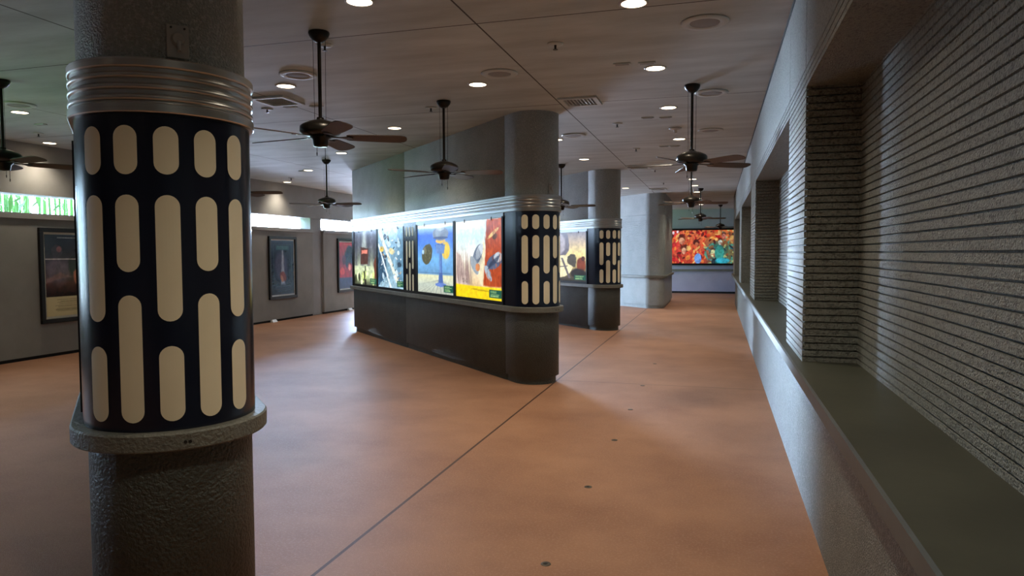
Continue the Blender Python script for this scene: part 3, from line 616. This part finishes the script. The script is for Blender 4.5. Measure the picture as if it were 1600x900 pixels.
SEEN = {(0, 4.8): 'largest downlight at the top of the photo, right of centre', (0, 6.52): 'downlight over the right corridor, second nearest', (0, 8.31): 'downlight just left of the corridor fan rod', (0, 10.63): 'downlight beside the white sensor, left of the corridor fan motor',
        (0, 12.5): 'downlight hidden behind the motor of the nearest corridor fan', (0, 14.3): 'small downlight just below the nearest corridor fan', (0, 16.5): 'small downlight far down the corridor, first below the nearest fan blades', (0, 18.1): 'small downlight far down the corridor, second below the nearest fan blades',
        (0, 20.0): 'small downlight far down the corridor, just above the third fan', (0, 22.4): 'small downlight at the canopy of the third corridor fan', (0, 25.2): 'most distant downlight, before the mural wall',
        (1, 4.25): 'downlight cut off by the top edge, above the large fan', (1, 6.63): 'downlight above the rod of the fan by the middle island', (1, 10.16): 'downlight peeking out right of the middle island pillar', (1, 12.4): 'downlight between the middle and third islands',
        (1, 18.25): 'downlight in front of the bright far grooved wall', (1, 16.4): 'downlight beyond the third island pillar', (2, 6.14): 'downlight left of the large fan rod, beside a round speaker', (2, 8.58): 'downlight above the tip of the large fan right blade',
        (3, 10.42): 'downlight just below the large fan, above a smaller fan', (4, 12.35): 'downlight left of the smaller fan rod near the left wall', (5, 14.2): 'downlight by the left wall above the dark blue poster', (4, 6.35): 'downlight left of the foreground pillar, beside a faint round speaker', (5, 8.2): 'downlight against the left wall, above the left edge fan blade'}
for c, ys in LGT.items():
    for y in ys:
        if y < 4 or (c, y) not in SEEN:
            lab = 'downlight of the hall ceiling out of sight '+('behind the viewer' if y < 4 else 'behind the islands')
        else: lab = SEEN[(c, y)]
        if first: o = L0; first = False; o.location = (COLX[c][0], y, H); o['label'] = lab
        else: copy_thing(L0, (COLX[c][0], y, H), 0, lab)
def speaker0():
    root = empty('ceiling_speaker', (0, 0, H), 'x', 'ceiling speaker', 'round ceiling speakers')
    MB().lathe([(.105, 0), (.165, 0), (.170, -.006), (.160, -.014), (.115, -.016), (.105, -.010)], 40).local('rim', CEILP, root)
    MB().lathe([(0, -.012), (.09, -.012), (.106, -.008)], 32).local('grille', CEILD, root); return root
SP = [(-.10, 5.33, 'largest round ceiling speaker, near the right wall at the top'), (-3.71, 5.78, 'round ceiling speaker left of the large fan rod'), (-1.93, 6.28, 'round ceiling speaker behind the fan by the middle island'),
      (-.07, 7.66, 'round ceiling speaker behind the canopy of the corridor fan'), (-.10, 9.99, 'round ceiling speaker right of the corridor fan rod'), (-1.94, 9.84, 'round ceiling speaker right of the middle island pillar'), (-7.35, 6.02, 'faint round ceiling speaker at the far left, beside a downlight'),
      (-5.5, 9.4, 'faint round ceiling speaker by the twin fittings beyond the large fan')]
s0 = speaker0()
for k, (x, y, lab) in enumerate(SP):
    if k == 0: s0.location = (x, y, H); s0['label'] = lab
    else: copy_thing(s0, (x, y, H), 0, lab)
def sprinkler0():
    root = empty('sprinkler_head', (0, 0, H), 'x', 'sprinkler', 'ceiling sprinkler heads')
    MB().lathe([(0, 0), (.065, 0), (.062, -.008), (.03, -.012), (0, -.012)], 24).local('escutcheon', CEILP, root)
    MB().tube((0, 0, -.01), (0, 0, -.045), .010, .008, 10).tube((0, 0, -.045), (0, 0, -.048), .020, n=12).local('nozzle', BLACK, root); return root
SK = [(-1.24, 5.54, 'nearest sprinkler head, left of the right corridor near the top'), (-2.99, 5.04, 'sprinkler head just right of the large fan canopy'), (-3.12, 7.51, 'sprinkler head left of the canopy above the middle island fan'), (-1.24, 9.14, 'sprinkler head beyond the square vent'),
      (-1.245, 11.39, 'smaller sprinkler head further along the corridor joint'), (-8.83, 7.5, 'sprinkler head at the far left before the left wall'), (-8.87, 13.48, 'sprinkler head beside the downlight above the dark blue poster'), (-4.92, 7.03, 'sprinkler head below the square plate left of the large fan'), (-1.2, 14.38, 'tiny sprinkler head beyond the second square vent'), (-1.22, 17.05, 'tiniest sprinkler head near the far grooved wall')]
k0 = sprinkler0()
for k, (x, y, lab) in enumerate(SK):
    if k == 0: k0.location = (x, y, H); k0['label'] = lab
    else: copy_thing(k0, (x, y, H), 0, lab)
def vent0():
    root = empty('square_vent', (0, 0, H), 'x', 'vent', 'square ceiling diffusers'); h = .21; q = MB()
    for a in ((-h, h, -h, -h+.05), (-h, h, h-.05, h), (-h, -h+.05, -h+.05, h-.05), (h-.05, h, -h+.05, h-.05)): q.box(a[0], a[1], a[2], a[3], -.022, 0)
    q.local('frame', CEILP, root, bevel=.004)
    q = MB()
    for i in range(9):
        x = -.15+.0375*i; q.add([(x, -.16, -.004), (x+.02, -.16, -.018), (x+.02, .16, -.018), (x, .16, -.004), (x, -.16, -.001), (x+.022, -.16, -.015), (x+.022, .16, -.015), (x, .16, -.001)], [(0, 1, 2, 3), (7, 6, 5, 4), (0, 4, 5, 1), (3, 2, 6, 7), (1, 5, 6, 2)])
    q.local('louvre', CEILP, root)
    MB().box(-.16, .16, -.16, .16, -.002, 0).local('backing', CEILD, root); return root
v0 = vent0()
for k, (x, y, lab) in enumerate([(-1.44, 7.66, 'square ceiling vent just right of the middle island pillar top'), (-4.55, 6.68, 'square ceiling vent left of the large fan rod'), (-1.46, 13.8, 'smaller square ceiling vent beside the third island pillar'), (-1.48, 18.7, 'farthest square ceiling vent above the grooved corner wall')]):
    if k == 0: v0.location = (x, y, H); v0['label'] = lab
    else: copy_thing(v0, (x, y, H), 0, lab)
def slot0():
    root = empty('slot_plate', (0, 0, H), 'x', 'ceiling plate', 'pairs of small rectangular ceiling plates')
    MB().box(-.075, .075, -.03, .03, -.012, 0).local('plate', CEILP, root, bevel=.003); MB().box(-.06, .06, -.018, .018, -.014, -.011).local('slot', CEILD, root); return root
sl = slot0()
for k, (x, y, lab) in enumerate([(-.81, 6.28, 'left of the two nearest small ceiling plates over the corridor'), (-.60, 6.31, 'right of the two nearest small ceiling plates over the corridor'), (-.83, 8.85, 'left of the second pair of small ceiling plates'), (-.62, 8.9, 'right of the second pair of small ceiling plates'), (-.80, 11.28, 'left of the third pair of small ceiling plates, near the corridor fan'), (-.64, 11.3, 'right of the third pair of small ceiling plates, near the corridor fan'),
                                 (-4.60, 7.0, 'left small ceiling plate beyond the square vent by the large fan'), (-4.30, 7.05, 'right small ceiling plate beyond the square vent by the large fan'), (-8.2, 7.0, 'small ceiling plate at the far left between two downlights'), (-7.9, 12.4, 'small ceiling plate left of the smaller fan rod')]):
    if k == 0: sl.location = (x, y, H); sl['label'] = lab
    else: copy_thing(sl, (x, y, H), 0, lab)
rt = empty('ceiling_sensor', (-.548, 9.69, H), 'white round sensor with a hanging tip, on the ceiling left of the corridor fan rod', 'sensor')
MB().lathe([(0, 0), (.085, 0), (.085, -.012), (.05, -.03), (0, -.03)], 28).local('mount', WHITEP, rt); MB().tube((.0, 0, -.03), (.01, -.01, -.075), .02, .014, 12).local('sensor_tip', WHITE, rt)
# floor plugs
for k, (x, y) in enumerate([(-.806, 3.37), (-.806, 4.58), (-.801, 5.80), (-.809, 6.99), (-.82, 8.3), (-.82, 10.0)]):
    rp = empty('floor_plug', (x, y, 0), ['nearest and largest metal floor plug at the bottom edge', 'second nearest metal floor plug', 'third metal floor plug, mid way to the islands', 'fourth metal floor plug', 'fifth metal floor plug near the cross joint of the floor', 'farthest metal floor plug beyond the cross joint'][k], 'floor plug', 'metal plugs in a line down the floor')
    MB().lathe([(.012, .0022), (.024, .003), (.026, 0)], 20).local('rim', PLUG, rp); MB().disc(.011, .0025, 12, up=True).local('screw', BLACK, rp)
# bamboo hedge outside the left windows
mb = MB(); rr = random.Random(5)
for k in range(260):
    x = -12.6+rr.random()*1.6; y = 2.0+rr.random()*12.0
    mb.tube((x, y, -.2), (x+rr.uniform(-.2, .2), y+rr.uniform(-.2, .2), 3.2), .02, n=5)
for k in range(3600):
    x = -12.8+rr.random()*2.0; y = 1.5+rr.random()*12.8; z = rr.uniform(.1, 3.3); a = rr.uniform(0, 2*PI); L = rr.uniform(.22, .45); wd = .034
    d = Vector((math.cos(a)*.5, math.sin(a)*.5, rr.uniform(-1.1, .4))).normalized()*L; s_ = Vector((-math.sin(a), math.cos(a), 0))*wd; p = Vector((x, y, z))
    mb.add([p, p+d*.4+s_, p+d, p+d*.4-s_], [(0, 1, 2, 3)])
o = mb.build('bamboo_hedge', LEAF, loc=(-11.8, 8, 0)); tag(o, 'green bamboo foliage seen through the high window on the left', 'hedge', kind='stuff')
